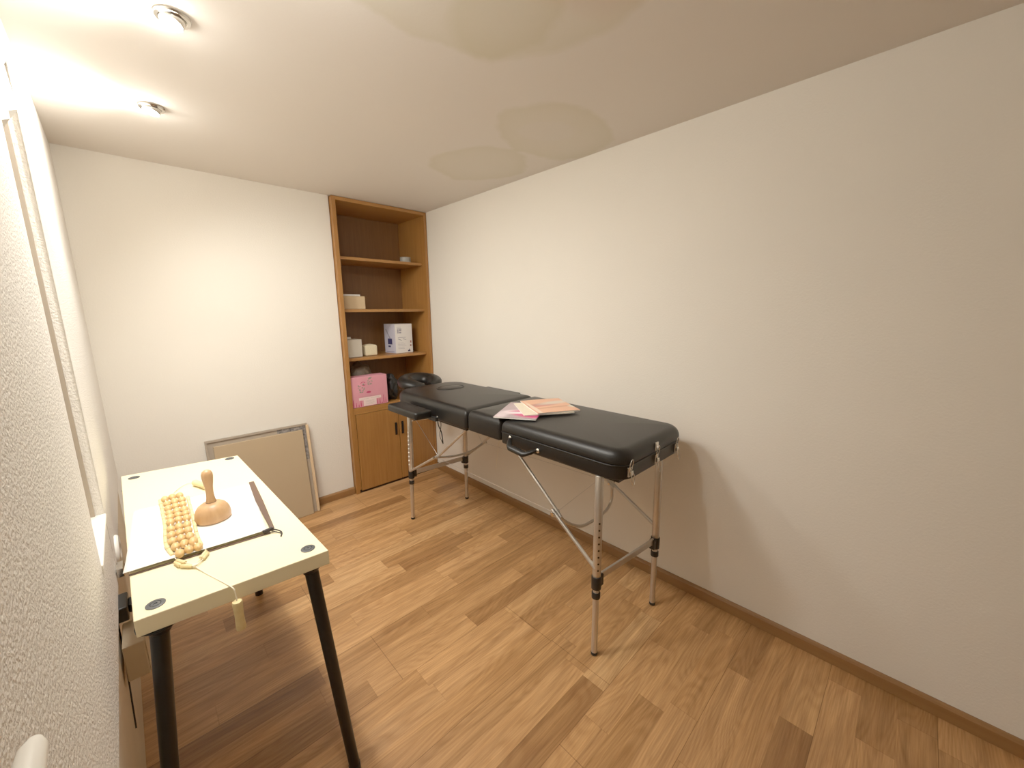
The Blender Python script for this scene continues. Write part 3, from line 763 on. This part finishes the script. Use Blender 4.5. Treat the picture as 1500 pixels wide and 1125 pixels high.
# ================================================================== DESK
NR, NL_, FL_, FR_ = (-1.644, -2.008), (-2.070, -1.976), (-2.106, -.778), (-1.683, -.839)
ZT = .80
dk = thing('desk', 'narrow white-topped desk on splayed black legs beside the left wall', 'desk', (-1.876, -1.40, 0))
b = NB(); prism(b, [NL_, NR, FR_, FL_], ZT - .045, ZT); obj('tabletop', b, M['desk'], dk, bevel=.0025, seg=3)
plug = ((-2.030, -1.938), (-1.686, -1.956), (-1.721, -.867), (-2.064, -.843))
feet = ((-2.088, -2.01), (-1.640, -2.03), (-1.676, -.835), (-2.095, -.80))
for (px, py), (fx, fy) in zip(plug, feet):
    b = NB(); tube(b, [(px, py, ZT - .046), (fx, fy, .02)], [.0195, .0165], 20); lg = obj('leg', b, M['deskleg'], dk, smooth=50)
    b = NB(); lathe(b, [(.045, 0), (.045, .004), (.03, .012), (.021, .03)], (px, py, ZT - .0455), (0, 0, -1), 24); obj('mounting_plate', b, M['deskleg'], lg, smooth=40)
    b = NB(); tube(b, [(fx, fy, .0005), (fx, fy, .022)], .0185, 18); obj('foot_cap', b, M['black'], lg, smooth=40)
    b = NB(); lathe(b, [(.0195, 0), (.0195, .0016), (.0175, .0022), (.0115, .0022), (.0105, .0008), (.0095, .0022), (.004, .0022), (.0035, .0006), (0, .0006)], (px, py, ZT + .0002), seg=28)
    obj('cover_cap', b, M['plug'], dk, smooth=30)

# satin sheet with slats
sh = thing('hanging_banner', 'white satin sheet with dark wooden end slats lying flat on the desk', 'banner', (-1.9, -1.52, ZT))
b = NB(); A, B_, C_, D_ = Vector((-2.088, -1.744)), Vector((-1.752, -1.772)), Vector((-1.712, -1.292)), Vector((-2.066, -1.262))
N1, N2 = 20, 20; grid = []
for i in range(N1 + 1):
    row = []
    for j in range(N2 + 1):
        s_, t_ = i / N1, j / N2
        p = (A * (1 - s_) + B_ * s_) * (1 - t_) + (D_ * (1 - s_) + C_ * s_) * t_
        z = ZT + .0035 + .009 * max(0, 1 - t_ * 5) ** 1.5 + .0010 * math.sin(7 * s_ + 3 * t_)
        row.append(b.verts.new((p.x, p.y, z)))
    grid.append(row)
for i in range(N1):
    for j in range(N2): b.faces.new((grid[i][j], grid[i + 1][j], grid[i + 1][j + 1], grid[i][j + 1]))
o = obj('sheet', b, M['paper'], sh, smooth=60); sol = o.modifiers.new('s', 'SOLIDIFY'); sol.thickness = .0012; sol.offset = 1
b = NB(); prism(b, [(-2.078, -1.740), (-2.078, -1.7475), (-1.745, -1.780), (-1.745, -1.768)], ZT + .0006, ZT + .0032); obj('near_slat', b, M['slat'], sh, bevel=.001)
b = NB(); prism(b, [(-1.716, -1.288), (-1.698, -1.290), (-1.712, -1.52), (-1.731, -1.765), (-1.742, -1.765), (-1.733, -1.50)], ZT + .006, ZT + .0105); obj('side_slat', b, M['slat'], sh, bevel=.001)
b = NB(); tube(b, [(-1.765, -1.775, ZT + .011), (-1.738, -1.772, ZT + .012)], .006, 10); tube(b, spline([(-1.740, -1.770, ZT + .010), (-1.728, -1.785, ZT + .008), (-1.719, -1.800, ZT + .003), (-1.727, -1.826, ZT + .003)]), .0022, 8)
tube(b, spline([(-1.742, -1.780, ZT + .008), (-1.726, -1.796, ZT + .003), (-1.720, -1.812, ZT + .003)]), .0016, 8)
obj('tie_cord', b, M['cordd'], sh, smooth=60)

# wooden suction cup massager
cp = thing('massage_cup', 'turned wooden massage cup with upright handle standing on the desk', 'massager', (-1.865, -1.540, ZT + .0055))
z0 = ZT + .0055
b = NB(); lathe(b, [(.047, 0), (.0500, .0012), (.0512, .005), (.0518, .014), (.0505, .027), (.0465, .040), (.0390, .0510), (.0280, .0590), (.0150, .0625)], (-1.865, -1.54, z0), (0, 0, 1), 40)
obj('cup', b, M['cupwood'], cp, smooth=60)
b = NB(); lathe(b, [(.0155, .0620), (.0142, .067), (.0120, .080), (.0108, .098), (.0118, .118), (.0148, .138), (.0165, .153), (.0162, .164), (.0130, .173), (.007, .1775), (0, .1785)], (-1.865, -1.54, z0), (0, 0, 1), 32)
obj('handle', b, M['cupwood'], cp, smooth=60)
b = NB(); tube(b, [(-1.865 + .0142 * math.cos(2 * PI * k / 24), -1.54 + .0142 * math.sin(2 * PI * k / 24), z0 + .0635) for k in range(24)], .0012, 6, closed=True); obj('joint_groove', b, M['slat'], cp)

# bead roller belt
rb = thing('bead_massage_belt', 'pale wooden bead massage belt with rope handles lying on the white sheet', 'massager', (-1.954, -1.50, ZT + .005))
BL = [(-1.9787, -1.2635), (-1.9754, -1.3211), (-1.9747, -1.3676), (-1.9744, -1.4171), (-1.9735, -1.4545), (-1.9758, -1.4972), (-1.9777, -1.5567), (-1.9791, -1.6042), (-1.9791, -1.6504), (-1.9749, -1.6945), (-1.9689, -1.746)]
BR = [(-1.9358, -1.2624), (-1.9323, -1.3163), (-1.9336, -1.3653), (-1.933, -1.4183), (-1.9331, -1.4584), (-1.9335, -1.5016), (-1.9367, -1.5603), (-1.9381, -1.6053), (-1.9376, -1.6541), (-1.9332, -1.696), (-1.9259, -1.7432)]
first = None
pos = []
for l_, r_ in zip(BL, BR):
    for f in (0, .5, 1): pos.append((l_[0] * (1 - f) + r_[0] * f, l_[1] * (1 - f) + r_[1] * f + .003 * (f == .5)))
b = NB(); ball(b, (0, 0, 0), .0122, .93, 1.45, .95, 18); me = bpy.data.meshes.new('bead'); b.to_mesh(me); b.free(); me.materials.append(M['bead'])
for p in me.polygons: p.use_smooth = True
for (x, y) in pos:
    o = bpy.data.objects.new('bead', me); COL.objects.link(o); o.parent = rb; o.location = Vector((x, y, ZT + .0185)) - rb.location
    o.rotation_euler = (random.uniform(-.1, .1), 0, random.uniform(-.15, .15))
b = NB()
for col_ in (0, 1, 2): tube(b, [(p[0], p[1], ZT + .0185) for p in pos[col_::3]], .0018, 6)
obj('stringing_cord', b, M['cordw'], rb)
def tubes_along(path, zz, step=.046, r=.0052):
    P_ = [Vector((p[0], p[1], zz)) for p in spline([(p[0], p[1], 0) for p in path], 12)]
    seg_, acc, start = [], 0, P_[0]
    for a_, c_ in zip(P_, P_[1:]):
        acc += (c_ - a_).length
        if acc >= step:
            seg_.append((start.copy(), c_.copy())); start = c_; acc = 0
    for s_, e_ in seg_:
        d_ = (e_ - s_); b = NB(); rtube(b, s_ + d_ * .04, s_ + d_ * .96, r, 10, .35); obj('tube_bead', b, M['tube'], rb, smooth=50)
    b = NB(); tube(b, P_, .0013, 6); obj('stringing_cord', b, M['cordw'], rb)
SL = [(-1.993, -1.24), (-1.9909, -1.3363), (-1.9903, -1.4229), (-1.9898, -1.5023), (-1.9931, -1.5717), (-1.995, -1.637), (-1.9885, -1.7056), (-1.9785, -1.7627)]
tubes_along(SL, ZT + .0125)
tubes_along([(-1.9785, -1.7650), (-1.968, -1.785), (-1.9436, -1.8251)], ZT + .0095, .036)
tubes_along([(-1.9820, -1.7650), (-1.972, -1.800), (-1.9456, -1.8281)], ZT + .0060, .036)
SR = [(-1.9141, -1.2815), (-1.9154, -1.4119), (-1.917, -1.5165), (-1.9198, -1.6092), (-1.9196, -1.6791), (-1.9163, -1.739), (-1.9103, -1.7682)]
tubes_along(SR, ZT + .0125)
tubes_along([(-1.9103, -1.7702), (-1.9279, -1.8023), (-1.9416, -1.8251)], ZT + .0095, .034)
tubes_along([(-1.9073, -1.7742), (-1.9249, -1.8083), (-1.9406, -1.8271)], ZT + .0060, .034)
b = NB(); lathe(b, [(.0, -.005), (.006, -.003), (.006, .003), (0, .005)], (-1.943, -1.828, ZT + .008), (0, 0, 1), 12); obj('knot', b, M['cordw'], rb, smooth=60)
b = NB(); tube(b, spline([(-1.943, -1.828, ZT + .006), (-1.925, -1.88, ZT + .0016), (-1.895, -1.965, ZT + .0016), (-1.884, -2.000, ZT + .0020), (-1.8805, -2.010, ZT - .002), (-1.879, -2.014, ZT - .020), (-1.879, -2.018, ZT - .034)]), .0017, 8); obj('cord', b, M['cordw'], rb, smooth=60)
b = NB(); lathe(b, [(.005, 0), (.0105, .001), (.012, .006), (.0108, .025), (.0100, .045), (.0108, .062), (.0118, .078), (.0100, .082), (0, .0825)], (-1.879, -2.020, ZT - .030), (0, 0, -1), 20)
obj('grip', b, M['tube'], rb, smooth=50)
b = NB(); tube(b, spline([(-1.985, -1.235, ZT + .009), (-1.97, -1.20, ZT + .006), (-1.945, -1.20, ZT + .006), (-1.93, -1.255, ZT + .009)]), .0022, 8)
tube(b, spline([(-1.96, -1.20, ZT + .005), (-1.93, -1.13, ZT + .004), (-1.90, -1.10, ZT + .004), (-1.872, -1.13, ZT + .008)]), .0015, 8); obj('cord', b, M['cordw'], rb, smooth=60)
b = NB(); lathe(b, [(.004, 0), (.0112, .001), (.0125, .006), (.0112, .03), (.0105, .055), (.0122, .085), (.0105, .090), (.004, .0905), (.004, .080)], (-1.880, -1.135, ZT + .0132), (.35, -1, 0), 20)
obj('grip', b, M['tube'], rb, smooth=50)

# ================================================================== ALONG THE LEFT WALL
t = thing('wall_socket', 'white round wall socket on the left wall behind the desk', 'socket', (LW(-1.13), -1.13, .61))
b = NB(); lathe(b, [(.060, 0), (.060, .006), (.055, .011), (.030, .011), (.028, .004), (0, .004)], (LW(-1.13) + .0015, -1.13, .615), (1, 0, 0), 32); obj('cover_plate', b, M['white'], t, smooth=40)
b = NB(); box(b, LW(-1.3) + .002, LW(-1.3) + .022, -1.33, -1.27, .60, .635); obj('plug_body', b, M['chrome'], t, bevel=.003)

b = NB(); xw = LW(-1.42)
box(b, xw - .010, xw + .022, -1.50, -1.40, .530, .580); box(b, xw + .022, xw + .034, -1.475, -1.425, .54, .57)
tag(obj('power_plug', b, M['black'], bevel=.004), 'black power plug on the lower left wall under the desk edge', 'plug')
t = thing('cable_box', 'cream cable box fixed to the lower left wall beside the near desk leg', 'box', (-2.11, -1.62, .32))
b = NB(); box(b, LW(-1.75) - .006, -2.084, -1.60, -1.46, .385, .505); obj('housing', b, M['beige'], t, bevel=.003)
b = NB(); box(b, -2.0835, -2.0815, -1.595, -1.465, .390, .500); obj('cover', b, M['beige'], t, bevel=.001)
b = NB(); tube(b, spline([(LW(-1.48, .008), -1.48, .53), (LW(-1.50, .009), -1.50, .38), (LW(-1.56, .009), -1.56, .28), (LW(-1.60, .009), -1.60, .22)]), .0022, 8)
tag(obj('wall_cable', b, M['black'], smooth=60), 'thin dark cable running down the beige lower wall', 'cable')

t = thing('wall_rail', 'white rounded rail on the coarse stucco wall at the bottom left corner', 'rail', (-2.085, -2.9, 1.15))
b = NB(); pr = [(-2.087, -2.682, 1.144), (-2.087, -2.692, 1.144), (-2.087, -2.72, 1.143), (-2.082, -3.3, 1.14)]
tube(b, pr, [.005, .009, .0105, .0105], 20); obj('bar', b, M['white'], t, smooth=60)
for y in (-2.80, -3.2):
    b = NB(); tube(b, [(LW(y) - .002, y, 1.142), (-2.087, y, 1.142)], .006, 12); obj('wall_bracket', b, M['white'], t, smooth=60)

# ================================================================== CAMERA
yaw, pitch, roll, F = .764178117, .182417791, -1.07835193e-02, 571.70535
f = Vector((math.sin(yaw) * math.cos(pitch), math.cos(yaw) * math.cos(pitch), -math.sin(pitch)))
r = Vector((math.cos(yaw), -math.sin(yaw), 0)); u = r.cross(f)
r2 = r * math.cos(roll) + u * math.sin(roll); u2 = -r * math.sin(roll) + u * math.cos(roll)
cam = bpy.data.cameras.new('camera'); cam.sensor_width = 36; cam.lens = F / 1500 * 36; cam.clip_start = .02
co = bpy.data.objects.new('camera', cam); COL.objects.link(co); scene.camera = co
co.matrix_world = Matrix(((r2.x, u2.x, -f.x, -1.97913809), (r2.y, u2.y, -f.y, -3.16434123), (r2.z, u2.z, -f.z, 1.5), (0, 0, 0, 1)))

wd = bpy.data.worlds.new('world'); scene.world = wd; wd.use_nodes = True
wd.node_tree.nodes['Background'].inputs[0].default_value = (1, .9, .78, 1)
wd.node_tree.nodes['Background'].inputs[1].default_value = .02
scene.view_settings.view_transform = 'Standard'
scene.view_settings.look = 'None'
scene.view_settings.exposure = .02
scene.view_settings.gamma = 1.25
